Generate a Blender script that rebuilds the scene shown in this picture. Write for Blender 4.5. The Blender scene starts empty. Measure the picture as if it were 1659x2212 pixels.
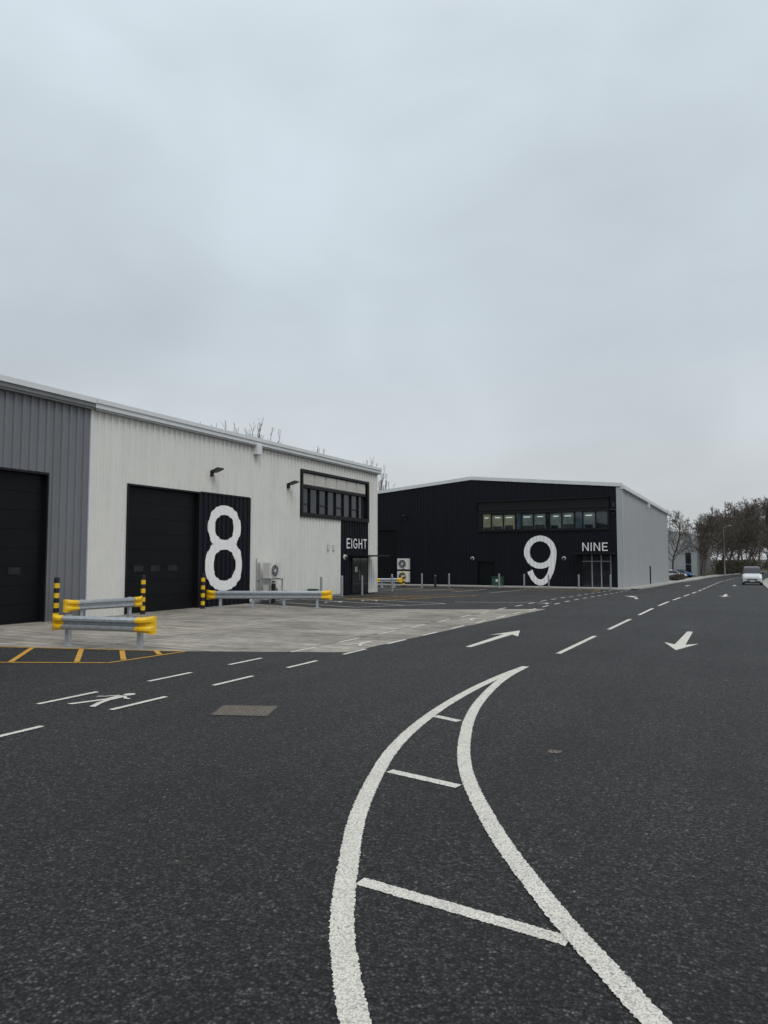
import bpy, bmesh, math, random
from mathutils import Vector, Matrix
R=random.Random(7)
sc=bpy.context.scene
col=sc.collection

# ------------------------------------------------------------------ helpers
def zg(u):
    if u<30:return 0.
    if u<40:return -.015*(u-30)**2/20
    if u<120:return -.075-.015*(u-40)
    return -1.275

def empty(name,loc=(0,0,0),rot=0):
    o=bpy.data.objects.new(name,None); o.location=loc; o.rotation_euler=(0,0,rot)
    o.empty_display_size=.3
    col.objects.link(o); return o

def mk(name,vs,fs,mats,parent=None,mi=None,smooth=False):
    me=bpy.data.meshes.new(name); me.from_pydata([tuple(v) for v in vs],[],fs); 
    if not isinstance(mats,(list,tuple)): mats=[mats]
    for m in mats: me.materials.append(m)
    if mi: 
        for p,i in zip(me.polygons,mi): p.material_index=i
    if smooth:
        for p in me.polygons: p.use_smooth=True
    me.update()
    o=bpy.data.objects.new(name,me); col.objects.link(o)
    if parent: o.parent=parent
    return o

def fixn(o):
    bm=bmesh.new(); bm.from_mesh(o.data); bmesh.ops.recalc_face_normals(bm,faces=bm.faces); bm.to_mesh(o.data); bm.free(); return o

def box(name,x0,x1,y0,y1,z0,z1,mat,parent=None,bev=0):
    vs=[(x,y,z) for z in(z0,z1) for y in(y0,y1) for x in(x0,x1)]
    fs=[(0,2,3,1),(4,5,7,6),(0,1,5,4),(2,6,7,3),(0,4,6,2),(1,3,7,5)]
    o=mk(name,vs,fs,mat,parent)
    if bev:
        m=o.modifiers.new("b","BEVEL"); m.width=bev; m.segments=2; m.limit_method='ANGLE'
    return o

class MB:
    """mesh accumulator"""
    def __init__(s): s.v=[];s.f=[];s.m=[]
    def add(s,vs,fs,mi=0):
        n=len(s.v); s.v+= [tuple(v) for v in vs]; s.f+=[tuple(i+n for i in f) for f in fs]; s.m+=[mi]*len(fs)
    def box(s,x0,x1,y0,y1,z0,z1,mi=0):
        s.add([(x,y,z) for z in(z0,z1) for y in(y0,y1) for x in(x0,x1)],[(0,2,3,1),(4,5,7,6),(0,1,5,4),(2,6,7,3),(0,4,6,2),(1,3,7,5)],mi)
    def tube(s,p0,p1,r0,r1,n=8,mi=0,cap=True):
        p0=Vector(p0);p1=Vector(p1);d=(p1-p0).normalized()
        a=Vector((1,0,0)) if abs(d.x)<.8 else Vector((0,1,0))
        u=d.cross(a).normalized(); w=d.cross(u)
        vs=[]
        for p,r in((p0,r0),(p1,r1)):
            for i in range(n):
                t=2*math.pi*i/n; vs.append(p+u*(math.cos(t)*r)+w*(math.sin(t)*r))
        fs=[(i,(i+1)%n,n+(i+1)%n,n+i) for i in range(n)]
        if cap: fs+=[tuple(range(n))[::-1],tuple(range(n,2*n))]
        s.add(vs,fs,mi)
    def obj(s,name,mats,parent=None,smooth=False,bev=0):
        o=mk(name,s.v,s.f,mats,parent,s.m,smooth); fixn(o)
        if bev:
            m=o.modifiers.new("b","BEVEL"); m.width=bev; m.segments=2; m.limit_method='ANGLE'
        return o

# ------------------------------------------------------------------ materials
def newmat(name):
    m=bpy.data.materials.new(name); m.use_nodes=True
    return m,m.node_tree.nodes,m.node_tree.links,m.node_tree.nodes["Principled BSDF"]
def ramp(n,stops):
    r=n.new("ShaderNodeValToRGB"); e=r.color_ramp.elements
    while len(e)<len(stops): e.new(.5)
    for el,(p,c) in zip(e,stops):
        el.position=p; el.color=(c,c,c,1) if isinstance(c,(int,float)) else (*c,1)
    return r
def noise(n,l,vec,scale,detail=4,rough=.5):
    t=n.new("ShaderNodeTexNoise"); t.inputs["Scale"].default_value=scale; t.inputs["Detail"].default_value=detail; t.inputs["Roughness"].default_value=rough
    if vec: l.new(vec,t.inputs["Vector"])
    return t
def posn(n): 
    return n.new("ShaderNodeNewGeometry").outputs["Position"]
def mixc(n,l,a,b,fac,mode='MIX'):
    m=n.new("ShaderNodeMix"); m.data_type='RGBA'; m.blend_type=mode
    for s,v in((m.inputs[6],a),(m.inputs[7],b),(m.inputs[0],fac)):
        if hasattr(v,"is_output"): l.new(v,s)
        elif isinstance(v,(int,float)): s.default_value=v if s==m.inputs[0] else (v,v,v,1)
        else: s.default_value=(*v,1)
    return m.outputs[2]

def paint(name,c,rough=.5,metal=0,var=.08,scale=1.5,dirt=0,spec=.5,streak=False,emit=0):
    m,n,l,b=newmat(name); p=posn(n)
    if streak:
        mp=n.new("ShaderNodeMapping"); mp.inputs["Scale"].default_value=(2,2,.2); l.new(p,mp.inputs[0]); p2=mp.outputs[0]
    else: p2=p
    t=noise(n,l,p2,scale,4,.5)
    lo=tuple(x*(1-var) for x in c); hi=tuple(min(1,x*(1+var)) for x in c)
    r=ramp(n,[(.3,lo),(.7,hi)]); l.new(t.outputs[0],r.inputs[0]); out=r.outputs[0]
    if dirt:
        t2=noise(n,l,p,1.3 if streak else 9,6,.7); r2=ramp(n,[(.45,1.),(.8,1-dirt)]); l.new(t2.outputs[0],r2.inputs[0])
        out=mixc(n,l,out,r2.outputs[0],1.,'MULTIPLY')
    l.new(out,b.inputs["Base Color"]); b.inputs["Roughness"].default_value=rough; b.inputs["Metallic"].default_value=metal
    b.inputs["Specular IOR Level"].default_value=spec
    if emit: l.new(out,b.inputs["Emission Color"]); b.inputs["Emission Strength"].default_value=emit
    return m

def mat_asphalt():
    m,n,l,b=newmat("asphalt"); p=posn(n)
    big=noise(n,l,p,.28,5,.6); rb=ramp(n,[(.32,.84),(.66,1.36)]); l.new(big.outputs[0],rb.inputs[0])
    mp=n.new("ShaderNodeMapping"); mp.inputs["Scale"].default_value=(1.1,.06,1); l.new(p,mp.inputs[0])
    stre=noise(n,l,mp.outputs[0],1.3,4,.6); rs=ramp(n,[(.35,.84),(.65,1.14)]); l.new(stre.outputs[0],rs.inputs[0])
    nw=noise(n,l,p,40,2,.5); wv=n.new("ShaderNodeVectorMath"); wv.operation='MULTIPLY_ADD'; l.new(nw.outputs["Color"],wv.inputs[0]); wv.inputs[1].default_value=(.016,.016,0); l.new(p,wv.inputs[2])
    v=n.new("ShaderNodeTexVoronoi"); v.inputs["Scale"].default_value=52; l.new(wv.outputs[0],v.inputs["Vector"])
    sep=n.new("ShaderNodeSeparateColor"); l.new(v.outputs["Color"],sep.inputs[0])
    rc=ramp(n,[(.0,(.026,.025,.025)),(.5,(.056,.055,.056)),(.85,(.092,.091,.093)),(.97,(.14,.137,.13)),(1.,(.22,.21,.19))]); l.new(sep.outputs[0],rc.inputs[0])
    n2=noise(n,l,p,24,5,.75); r2=ramp(n,[(.40,.16),(.58,1.35)]); l.new(n2.outputs[0],r2.inputs[0])
    n3=noise(n,l,p,9,4,.7); r3=ramp(n,[(.36,.72),(.62,1.2)]); l.new(n3.outputs[0],r3.inputs[0])
    rv=ramp(n,[(.25,1.15),(.62,.2)]); l.new(v.outputs["Distance"],rv.inputs[0])
    c=mixc(n,l,rc.outputs[0],rb.outputs[0],1.,'MULTIPLY'); c=mixc(n,l,c,rs.outputs[0],1.,'MULTIPLY'); c=mixc(n,l,c,r3.outputs[0],1.,'MULTIPLY')
    c=mixc(n,l,c,r2.outputs[0],.9,'MULTIPLY'); c=mixc(n,l,c,rv.outputs[0],.95,'MULTIPLY')
    l.new(c,b.inputs["Base Color"]); b.inputs["Roughness"].default_value=.66; b.inputs["Specular IOR Level"].default_value=.4
    ma=n.new("ShaderNodeMath"); ma.operation='MULTIPLY'; ma.inputs[1].default_value=-1.0; l.new(v.outputs["Distance"],ma.inputs[0])
    ad=n.new("ShaderNodeMath"); ad.operation='MULTIPLY_ADD'; ad.inputs[1].default_value=2.2; l.new(n2.outputs[0],ad.inputs[0]); l.new(ma.outputs[0],ad.inputs[2])
    bp=n.new("ShaderNodeBump"); bp.inputs["Strength"].default_value=1.; bp.inputs["Distance"].default_value=.03
    l.new(ad.outputs[0],bp.inputs["Height"]); l.new(bp.outputs[0],b.inputs["Normal"])
    return m

def mat_concrete():
    m,n,l,b=newmat("concrete_slab"); p=posn(n)
    mp=n.new("ShaderNodeMapping"); mp.inputs["Rotation"].default_value=(0,0,math.radians(-20)); mp.inputs["Scale"].default_value=(.4,3.5,1); l.new(p,mp.inputs[0])
    t=noise(n,l,mp.outputs[0],1.3,6,.7); r=ramp(n,[(.33,(.23,.205,.172)),(.66,(.44,.405,.35))]); l.new(t.outputs[0],r.inputs[0])
    t2=noise(n,l,p,.45,6,.65); r2=ramp(n,[(.36,.62),(.6,1.06)]); l.new(t2.outputs[0],r2.inputs[0])
    t3=noise(n,l,p,60,3,.6); r3=ramp(n,[(.3,.85),(.7,1.1)]); l.new(t3.outputs[0],r3.inputs[0])
    t4=noise(n,l,p,3.2,5,.7); r4=ramp(n,[(.35,.8),(.6,1.05)]); l.new(t4.outputs[0],r4.inputs[0])
    c=mixc(n,l,r.outputs[0],r2.outputs[0],1.,'MULTIPLY'); c=mixc(n,l,c,r3.outputs[0],1.,'MULTIPLY'); c=mixc(n,l,c,r4.outputs[0],1.,'MULTIPLY')
    br=n.new("ShaderNodeTexBrick"); br.offset=0; br.inputs["Scale"].default_value=1
    br.inputs["Brick Width"].default_value=4.6; br.inputs["Row Height"].default_value=4.2; br.inputs["Mortar Size"].default_value=.028
    br.inputs["Color1"].default_value=(1,1,1,1);br.inputs["Color2"].default_value=(.88,.88,.88,1);br.inputs["Mortar"].default_value=(.3,.3,.29,1)
    l.new(p,br.inputs["Vector"]); c=mixc(n,l,c,br.outputs["Color"],1.,'MULTIPLY')
    l.new(c,b.inputs["Base Color"]); b.inputs["Roughness"].default_value=.85; b.inputs["Specular IOR Level"].default_value=.3
    bp=n.new("ShaderNodeBump"); bp.inputs["Strength"].default_value=.3; bp.inputs["Distance"].default_value=.004; l.new(t3.outputs[0],bp.inputs["Height"]); l.new(bp.outputs[0],b.inputs["Normal"])
    return m

def mat_line(name,c,wear=.35):
    m,n,l,b=newmat(name); p=posn(n)
    v=n.new("ShaderNodeTexVoronoi"); v.inputs["Scale"].default_value=75; l.new(p,v.inputs["Vector"])
    t=noise(n,l,p,45,6,.8); r=ramp(n,[(.37,(.13,.125,.12)),(.43,c)]); l.new(t.outputs[0],r.inputs[0])
    t2=noise(n,l,p,3,5,.6); r2=ramp(n,[(.3,1-wear*.45),(.7,1.)]); l.new(t2.outputs[0],r2.inputs[0])
    rv=ramp(n,[(.3,1.),(.75,.62)]); l.new(v.outputs["Distance"],rv.inputs[0])
    cc=mixc(n,l,r.outputs[0],r2.outputs[0],1.,'MULTIPLY'); cc=mixc(n,l,cc,rv.outputs[0],1.,'MULTIPLY')
    l.new(cc,b.inputs["Base Color"]); b.inputs["Roughness"].default_value=.7
    ad=n.new("ShaderNodeMath"); ad.operation='SUBTRACT'; l.new(t.outputs[0],ad.inputs[0]); l.new(v.outputs["Distance"],ad.inputs[1])
    bp=n.new("ShaderNodeBump"); bp.inputs["Strength"].default_value=.7; bp.inputs["Distance"].default_value=.006; l.new(ad.outputs[0],bp.inputs["Height"]); l.new(bp.outputs[0],b.inputs["Normal"])
    return m

def mat_ground():
    m,n,l,b=newmat("grass_ground"); p=posn(n)
    t=noise(n,l,p,2.5,6,.7); r=ramp(n,[(.3,(.035,.040,.020)),(.55,(.06,.062,.032)),(.75,(.085,.07,.045))]); l.new(t.outputs[0],r.inputs[0])
    l.new(r.outputs[0],b.inputs["Base Color"]); b.inputs["Roughness"].default_value=.95
    return m

def mat_cover():
    m,n,l,b=newmat("cast_iron_cover"); p=posn(n)
    mp=n.new("ShaderNodeMapping"); mp.inputs["Rotation"].default_value=(0,0,math.radians(22)); l.new(p,mp.inputs[0])
    ch=n.new("ShaderNodeTexChecker"); ch.inputs["Scale"].default_value=26; ch.inputs[1].default_value=(.16,.125,.09,1); ch.inputs[2].default_value=(.05,.042,.036,1); l.new(mp.outputs[0],ch.inputs[0])
    t=noise(n,l,p,12,5,.6); r=ramp(n,[(.3,.6),(.7,1.3)]); l.new(t.outputs[0],r.inputs[0])
    l.new(mixc(n,l,ch.outputs[0],r.outputs[0],1.,'MULTIPLY'),b.inputs["Base Color"]); b.inputs["Roughness"].default_value=.7
    return m

def mat_bark(name,a,b_):
    m,n,l,b=newmat(name); p=posn(n); t=noise(n,l,p,6,4,.6); r=ramp(n,[(.3,a),(.7,b_)]); l.new(t.outputs[0],r.inputs[0])
    l.new(r.outputs[0],b.inputs["Base Color"]); b.inputs["Roughness"].default_value=.9
    return m

M={}
M['asph']=mat_asphalt(); M['conc']=mat_concrete(); M['white_line']=mat_line("white_road_paint",(.80,.765,.68)); M['yel_line']=mat_line("yellow_road_paint",(.72,.38,.035))
M['grass']=mat_ground(); M['cover']=mat_cover(); M['bark']=mat_bark("bark",(.055,.044,.034),(.12,.098,.08)); M['hazebark']=mat_bark("hazed_poplar_bark",(.14,.125,.11),(.24,.22,.20))  # poplar bark is paled in its colour to imitate haze over distance
M['wclad']=paint("white_cladding",(.69,.68,.64),.45,var=.04,scale=1.2,dirt=.07,streak=True)
M['gclad']=paint("grey_cladding",(.155,.16,.175),.42,var=.06,scale=1.2,dirt=.08,streak=True)
M['sclad']=paint("silver_cladding",(.37,.385,.395),.4,var=.06,scale=1.2,dirt=.08,streak=True)
M['dgclad']=paint("dark_grey_cladding",(.17,.175,.185),.5,var=.08,streak=True)
M['bclad']=paint("black_cladding",(.0065,.0074,.0125),.5,var=.15,scale=1.2,streak=True,spec=.2)
M['black']=paint("black_metal",(.0075,.008,.0095),.45,var=.1,spec=.25)
M['door']=paint("black_door",(.0055,.006,.0078),.45,var=.12,spec=.16)
M['trim']=paint("pale_trim",(.66,.67,.68),.4,var=.04,dirt=.08)
M['gtrim']=paint("grey_trim",(.30,.31,.325),.4,var=.04,dirt=.08)
M['roof']=paint("roof_sheet",(.32,.33,.34),.5)
M['vinyl']=paint("white_vinyl",(.82,.82,.81),.45,var=.03)
M['cream']=paint("cream_panel",(.62,.60,.55),.5,var=.06)
M['zinc']=paint("galvanised_steel",(.42,.45,.48),.36,metal=.5,var=.2,scale=9,dirt=.15)
M['steel']=paint("steel_post",(.36,.37,.38),.4,metal=.5,var=.1,scale=9)
M['yel']=paint("yellow_plastic",(.80,.49,.010),.45,var=.08,scale=6,dirt=.12)
M['blk']=paint("black_plastic",(.010,.010,.011),.45,var=.1)
M['kerb']=paint("kerb_concrete",(.36,.35,.325),.85,var=.15,scale=4,dirt=.25)
M['ac']=paint("ac_white",(.60,.59,.55),.5,var=.05)
M['dark']=paint("dark_void",(.010,.010,.010),.8)
M['green']=paint("green_cabinet",(.015,.06,.038),.5)
M['vanp']=paint("van_paint",(.62,.64,.66),.25,var=.02)
M['carw']=paint("car_paint_white",(.6,.62,.64),.25,var=.02)
M['carb']=paint("car_paint_blue",(.03,.10,.28),.25,var=.02)
M['tyre']=paint("tyre",(.015,.015,.015),.8)
M['lampg']=paint("headlight",(.6,.62,.64),.15)
M['plate']=paint("plate",(.65,.65,.6),.4)
M['leaf']=paint("leaf_litter",(.16,.085,.035),.9,var=.4,scale=8)
M['blind']=paint("self_lit_room_wall",(.52,.45,.27),.6,var=.25,scale=1.1,emit=.12)  # panel's own glow stands in for light inside the room
M['blind2']=paint("self_lit_room_far_wall",(.33,.34,.30),.6,var=.3,scale=1.4,emit=.10)  # glow added to this panel too, in place of lamplight reaching it
M['tube']=paint("ceiling_lamp",(.9,.9,.8),.6,var=.0,emit=.8)
M['blueg']=paint("self_lit_window_blue",(.05,.10,.15),.2,var=.3,emit=.06)  # faint emission given to the blue pane, imitating light from indoors
m,n,l,b=newmat("window_glass"); 
t=noise(n,l,posn(n),.9,2,.5); r=ramp(n,[(.3,(.008,.010,.014)),(.7,(.022,.027,.034))]); l.new(t.outputs[0],r.inputs[0]); l.new(r.outputs[0],b.inputs["Base Color"])
b.inputs["Roughness"].default_value=.06; b.inputs["Specular IOR Level"].default_value=.6
M['glass']=m

# ------------------------------------------------------------------ ground
def sheet(name,poly_fn,us,mat,dz,parent=None):
    vs=[];fs=[]
    for u in us:
        a,b_=poly_fn(u); vs+= [(a,u,zg(u)+dz),(b_,u,zg(u)+dz)]
    for i in range(len(us)-1): fs.append((2*i,2*i+1,2*i+3,2*i+2))
    return mk(name,vs,fs,mat,parent)
def rng(a,b_,s):
    k=max(1,int(round((b_-a)/s))); return [a+(b_-a)*i/k for i in range(k+1)]
cv=lambda u: 0 if u<100 else .0012*(u-100)**2 if u<190 else 9.72+.216*(u-190)
sheet("ground",lambda u:(-900,900),[-300,-40]+rng(0,130,2)+[300,700,1800],M['grass'],0)
sheet("road",lambda u:(-75 if u<60 else -8.3+cv(u),1.5+cv(u)),rng(-40,59.9,2.)+rng(60,320,2.),M['asph'],.006)
def kerb(name,pts,w=.14,h=.11,parent=None):
    mb=MB()
    for (a,b_) in zip(pts[:-1],pts[1:]):
        d=Vector((b_[0]-a[0],b_[1]-a[1])); L=d.length; k=max(1,int(L/.92)); d.normalize(); nn=Vector((-d.y,d.x))*w
        for i in range(k):
            s0=i*L/k+.004; s1=(i+1)*L/k-.004
            c=[(a[0]+d.x*s0,a[1]+d.y*s0),(a[0]+d.x*s1,a[1]+d.y*s1)]
            q=[c[0],c[1],(c[1][0]+nn.x,c[1][1]+nn.y),(c[0][0]+nn.x,c[0][1]+nn.y)]
            vs=[(x,y,zg(y)-.05) for x,y in q]+[(x,y,zg(y)+h) for x,y in q]
            mb.add(vs,[(0,1,5,4),(1,2,6,5),(2,3,7,6),(3,0,4,7),(4,5,6,7)])
    return mb.obj(name,M['kerb'],parent)
kerb("kerb",[(1.5+cv(u),u) for u in [200,160,130,100,60,20,-20]])
kerb("kerb",[(-8.0,58),(-7.6,60),(-7.5,66)]+[(-7.5+cv(u),u) for u in (80,100,130,160,200)])
kerb("kerb",[(-38,57.2),(-9,57.2),(-8.0,58)])
sheet("footpath",lambda u:(-40,-9.1) if u<60.6 else (-9.1,-9.1),[57.34,58.5,60.6],M['kerb'],.105)
sheet("footpath",lambda u:(-9.12 if u<99 else -9.6+cv(u),-7.64+cv(u)),[57.9]+rng(60,200,4),M['kerb'],.1)
sheet("footpath",lambda u:(1.64+cv(u),3.3+cv(u)),rng(-20,200,4),M['kerb'],.105)

edge_near=[(-20.9,9.3),(-15.9,11.06),(-11.23,12.41),(-7.99,13.88)]
edge_far=[(-7.44,29.37),(-10.32,27.6),(-15.08,25.6),(-20.9,26.6)]
pts=edge_near+edge_far
mk("concrete_yard",[(x,y,.011) for x,y in pts],[tuple(range(len(pts)))],M['conc'])
box("concrete_yard",-20.9,-19.2,-6,9.2,0,.011,M['conc'])

# ------------------------------------------------------------------ markings
def catmull(P,step):
    P=[Vector(p) for p in P]; out=[]
    for i in range(len(P)-1):
        p0=P[max(0,i-1)];p1=P[i];p2=P[i+1];p3=P[min(len(P)-1,i+2)]
        k=max(2,int((p2-p1).length/step))
        for j in range(k):
            t=j/k; out.append(.5*((2*p1)+(p2-p0)*t+(2*p0-5*p1+4*p2-p3)*t*t+(3*p1-p0-3*p2+p3)*t**3))
    out.append(P[-1]); return out
def ribbon(mb,P,w,dz,mi=0,jit=.005,step=.02,smooth=False):
    Q=catmull(P,step) if smooth else []
    if not smooth:
        for a,b_ in zip(P[:-1],P[1:]):
            a=Vector(a);b_=Vector(b_);k=max(1,int((b_-a).length/step)); Q+=[a+(b_-a)*j/k for j in range(k)]
        Q.append(Vector(P[-1]))
    vs=[];fs=[]
    for i,q in enumerate(Q):
        d=(Q[min(i+1,len(Q)-1)]-Q[max(i-1,0)]).normalized(); nn=Vector((-d.y,d.x))
        for s in(1,-1):
            p=q+nn*(s*(w/2+R.uniform(-jit,jit))); vs.append((p.x,p.y,zg(p.y)+dz))
    for i in range(len(Q)-1): fs.append((2*i,2*i+1,2*i+3,2*i+2))
    mb.add(vs,fs,mi)
Lc=[(-.6,1.7),(-1.2,2.38),(-1.64,2.93),(-1.9,3.29),(-2.16,3.7),(-2.49,4.35),(-2.86,5.14),(-3.19,6.03),(-3.5,7.04),(-3.72,8.1),(-3.88,9.37),(-3.96,10.69),(-3.97,11.74),(-3.94,12.67),(-3.87,13.63)]
Rc=[(.9,2.1),(.1,2.95),(-.43,3.54),(-.69,3.86),(-.92,4.14),(-1.19,4.5),(-1.67,5.2),(-2.23,6.15),(-2.64,7.0),(-2.99,7.95),(-3.32,9.05),(-3.57,10.2),(-3.78,11.6),(-3.86,12.69),(-3.87,13.63)]
mb=MB(); ribbon(mb,Lc,.142,.012,step=.012,smooth=True,jit=.007); ribbon(mb,Rc,.14,.014,step=.012,smooth=True,jit=.007)
for a,b_,w_ in [((-2.30,4.17),(-.93,4.05),.11),((-3.2,6.40),(-2.42,6.26),.11),((-3.75,8.86),(-3.36,8.72),.12),((-1.0,2.02),(.75,2.0),.1)]:
    ribbon(mb,[a,b_],w_,.010,step=.012,jit=.006)
mb.obj("hatched_island_marking",M['white_line'])
mb=MB(); u=15.8
while u<200:
    x=lambda q:-3.75+min((q-15.8)*.012,.5)+cv(q)
    ribbon(mb,[(x(u),u),(x(u+2),u+2),(x(u+4),u+4)],.12,.012,step=.05 if u<30 else 1); u+=6
mb.obj("centre_line_marking",M['white_line'])
mb=MB()
for x0,off in((-9.12,.40),(-7.88,.60)):
    u=.2+off
    while u<54:
        ribbon(mb,[(x0+.1*(u>30)*(x0<-9),u),(x0+.1*(u>30)*(x0<-9),u+1.05)],.095,.016,step=.03 if u<20 else .5,jit=.004); u+=2.12
mb.obj("walkway_marking",M['white_line'])
def arrow(name,x,y,direction,L=4.3,hw=.40,hl=1.55,w=.15,dz=.012,bend=0):
    mb=MB()
    s=1 if direction>0 else -1
    def P(a,b_): yy=y+s*b_; return (x+a*s,yy,zg(yy)+dz)
    if bend:
        vs=[];k=10
        for i in range(k+1):
            t=i/k; cxx=-bend*t**2.2*1.1; vs+=[P(cxx-w/2,t*(L-hl)),P(cxx+w/2,t*(L-hl))]
        mb.add(vs,[(2*i,2*i+1,2*i+3,2*i+2) for i in range(k)])
        mb.add([P(-bend*1.1-.45,L-hl*.3),P(-bend*1.1+.2,L-hl-.35),P(-bend*1.1+.35,L-hl+1)],[(0,1,2)])
    else:
        mb.add([P(-w*.5,0),P(w*.5,0),P(w*.8,L-hl*.75),P(hw,L-hl),P(0,L),P(-hw,L-hl),P(-w*.8,L-hl*.75)],[(0,1,2,6),(2,3,4),(6,4,5),(2,4,6)])
    return mb.obj(name,M['white_line'])
arrow("road_arrow",-5.92,16.0,1); arrow("road_arrow",-1.5,22.2,-1,4.6)
arrow("road_arrow",-5.35,40,1,4.8,bend=.7); arrow("road_arrow",-1.25,51.5,-1,4.8)
arrow("road_arrow",-5.3,74,1,4.8); arrow("road_arrow",-1.2,84,-1,4.8)
def ped(x,y,s=1.,dz=.013):
    mb=MB()
    def Q(ps,k=0): mb.add([(x+a*s,y+b_*s,zg(y)+dz+k*.0015) for a,b_ in ps],[tuple(range(len(ps)))])
    Q([(.0+.09*math.cos(t*.5236),.47+.1*math.sin(t*.5236)) for t in range(12)])
    Q([(-.09,.34),(.09,.34),(.10,.0),(-.06,-.02)])
    Q([(-.06,.02),(.04,.02),(-.16,-.5),(-.27,-.5)],1); Q([(.0,.02),(.10,.02),(.17,-.22),(.31,-.48),(.21,-.5),(.08,-.25)],2)
    Q([(-.09,.34),(-.02,.32),(-.2,.14),(-.32,.08),(-.32,.13),(-.22,.18)],3); Q([(.07,.34),(.09,.27),(.2,.16),(.31,.16),(.31,.21),(.22,.22)],4)
    return mb.obj("pedestrian_symbol",M['white_line'])
ped(-8.52,7.65,.95); ped(-8.5,15.4,.9,.018); ped(-8.5,23.2,.9,.018); ped(-8.4,33,.9)
mb=MB()
for a,b_ in [((-17.2,10.55),(-11.28,12.36)),((-16.5,8.2),(-13.44,9.37)),((-13.44,9.37),(-11.48,10.3)),((-11.45,10.3),(-11.3,12.3))]:
    ribbon(mb,[a,b_],.075,.014,step=.05,jit=.004)
for a,b_ in [((-14.97,11.24),(-13.3,9.5)),((-13.7,11.55),(-12.1,10.1)),((-12.68,11.8),(-11.5,10.75)),((-12.0,12.15),(-11.42,11.68))]:
    ribbon(mb,[a,b_],.11,.017,step=.05,jit=.004)
for a,b_ in [((-16.15,31.4),(-13.97,39.2)),((-18.2,31.4),(-16.27,39.2)),((-16.15,31.4),(-18.2,31.4)),((-13.97,39.2),(-16.27,39.2)),((-18,33),(-15.2,35)),((-17.4,35.4),(-14.6,37.4)),((-20.1,33.9),(-17.8,36.6)),((-17.6,32),(-15.6,33.2)),((-24,47),(-17,47)),((-24,49),(-17,49)),((-22,47),(-20.5,49)),((-19.8,47),(-18.3,49)),
            ((-15,51.5),(-9.8,51.5)),((-15,54.8),(-9.8,54.8)),((-15,51.5),(-15,54.8)),((-9.8,51.5),(-9.8,54.8)),((-14.2,51.5),(-12.8,54.8)),((-12.4,51.5),(-11,54.8))]:
    a=Vector(a);b_=Vector(b_);mid=[a+(b_-a)*t for t in(0,.33,.66,1)]
    ribbon(mb,mid,.1,.016,step=3,jit=0)
mb.obj("yellow_bay_marking",M['yel_line'])
mb=MB()
for a,b_ in [((-20.4,28.2),(-14.9,26.6)),((-20.4,30.6),(-13.6,28.7)),((-20.4,33.),(-12.4,30.6)),((-14.9,26.6),(-12.4,30.6)),((-17.4,11.0),(-15.9,11.5)),((-20,44),(-20,51)),((-17.4,44),(-17.4,51)),((-22.6,44),(-22.6,51)),((-25.2,44),(-25.2,51)),((-14.8,44),(-14.8,51)),((-12.5,32),(-8.8,33.5)),((-19.5,17.2),(-9.3,21.6))]:
    a=Vector(a);b_=Vector(b_);mid=[a+(b_-a)*t for t in(0,.33,.66,1)]
    ribbon(mb,mid,.085,.017,step=3,jit=0)
mb.obj("white_bay_marking",M['white_line'])
for (x,y) in((-17.6,29.2),(-16.6,31.)):
    mb=MB(); k=14
    vs=[];
    for i in range(k):
        t=i/k*4.6; 
        for r_ in(.42,.32): vs.append((x+r_*math.cos(t),y+r_*math.sin(t),.017))
    mb.add(vs,[(2*i,2*i+1,2*i+3,2*i+2) for i in range(k-1)]); mb.add([(x-.05,y+.2,.017),(x+.06,y+.2,.017),(x+.06,y+.9,.017),(x-.05,y+.9,.017)],[(0,1,2,3)])
    mb.obj("accessible_bay_symbol",M['white_line'])
cpts=[(-6.45,7.55),(-5.74,7.82),(-5.98,8.42),(-6.7,8.12)]
mb=MB(); mb.add([(x,y,.012) for x,y in cpts],[(0,1,2,3)])
cc=Vector((-6.22,7.98)); o=[cc+(Vector(p)-cc)*1.09 for p in cpts]; mb.add([(p.x,p.y,.009) for p in o],[(0,1,2,3)],1)
mb.obj("manhole_cover",[M['cover'],M['black']])
mb=MB(); mb.add([(-1.99,7.76,.012),(-1.85,7.77,.012),(-1.84,7.90,.012),(-1.98,7.89,.012)],[(0,1,2,3)]); mb.obj("valve_cover",M['cover'])
mb=MB()
for i in range(26):
    x=R.uniform(-6,.3);y=R.uniform(2.9,9); s=R.uniform(.005,.012)
    t=R.uniform(0,6)
    mb.add([(x+s*math.cos(t),y+s*math.sin(t),.01),(x+s*math.cos(t+2),y+s*math.sin(t+2),.01),(x+s*math.cos(t+4),y+s*math.sin(t+4),.01),(x,y,.01+s)],[(0,1,3),(1,2,3),(2,0,3)],0 if R.random()<.5 else 1)
mb.obj("gravel_debris",[M['kerb'],M['leaf']])
mb=MB()
for i in range(900):
    x=R.uniform(-34,-9);y=56.6+R.random()**2*.6+ (0 if R.random()<.8 else -R.random()*1.2); s=R.uniform(.03,.07)
    x=x if R.random()<.3 else R.gauss(-22,3.2)
    t=R.uniform(0,6); z=zg(y)+.012
    mb.add([(x+s*math.cos(t),y+s*math.sin(t),z),(x+s*math.cos(t+2),y+s*math.sin(t+2),z+R.random()*.05),(x+s*math.cos(t+4),y+s*math.sin(t+4),z)],[(0,1,2)])
mb.obj("fallen_leaves",M['leaf'])

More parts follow.
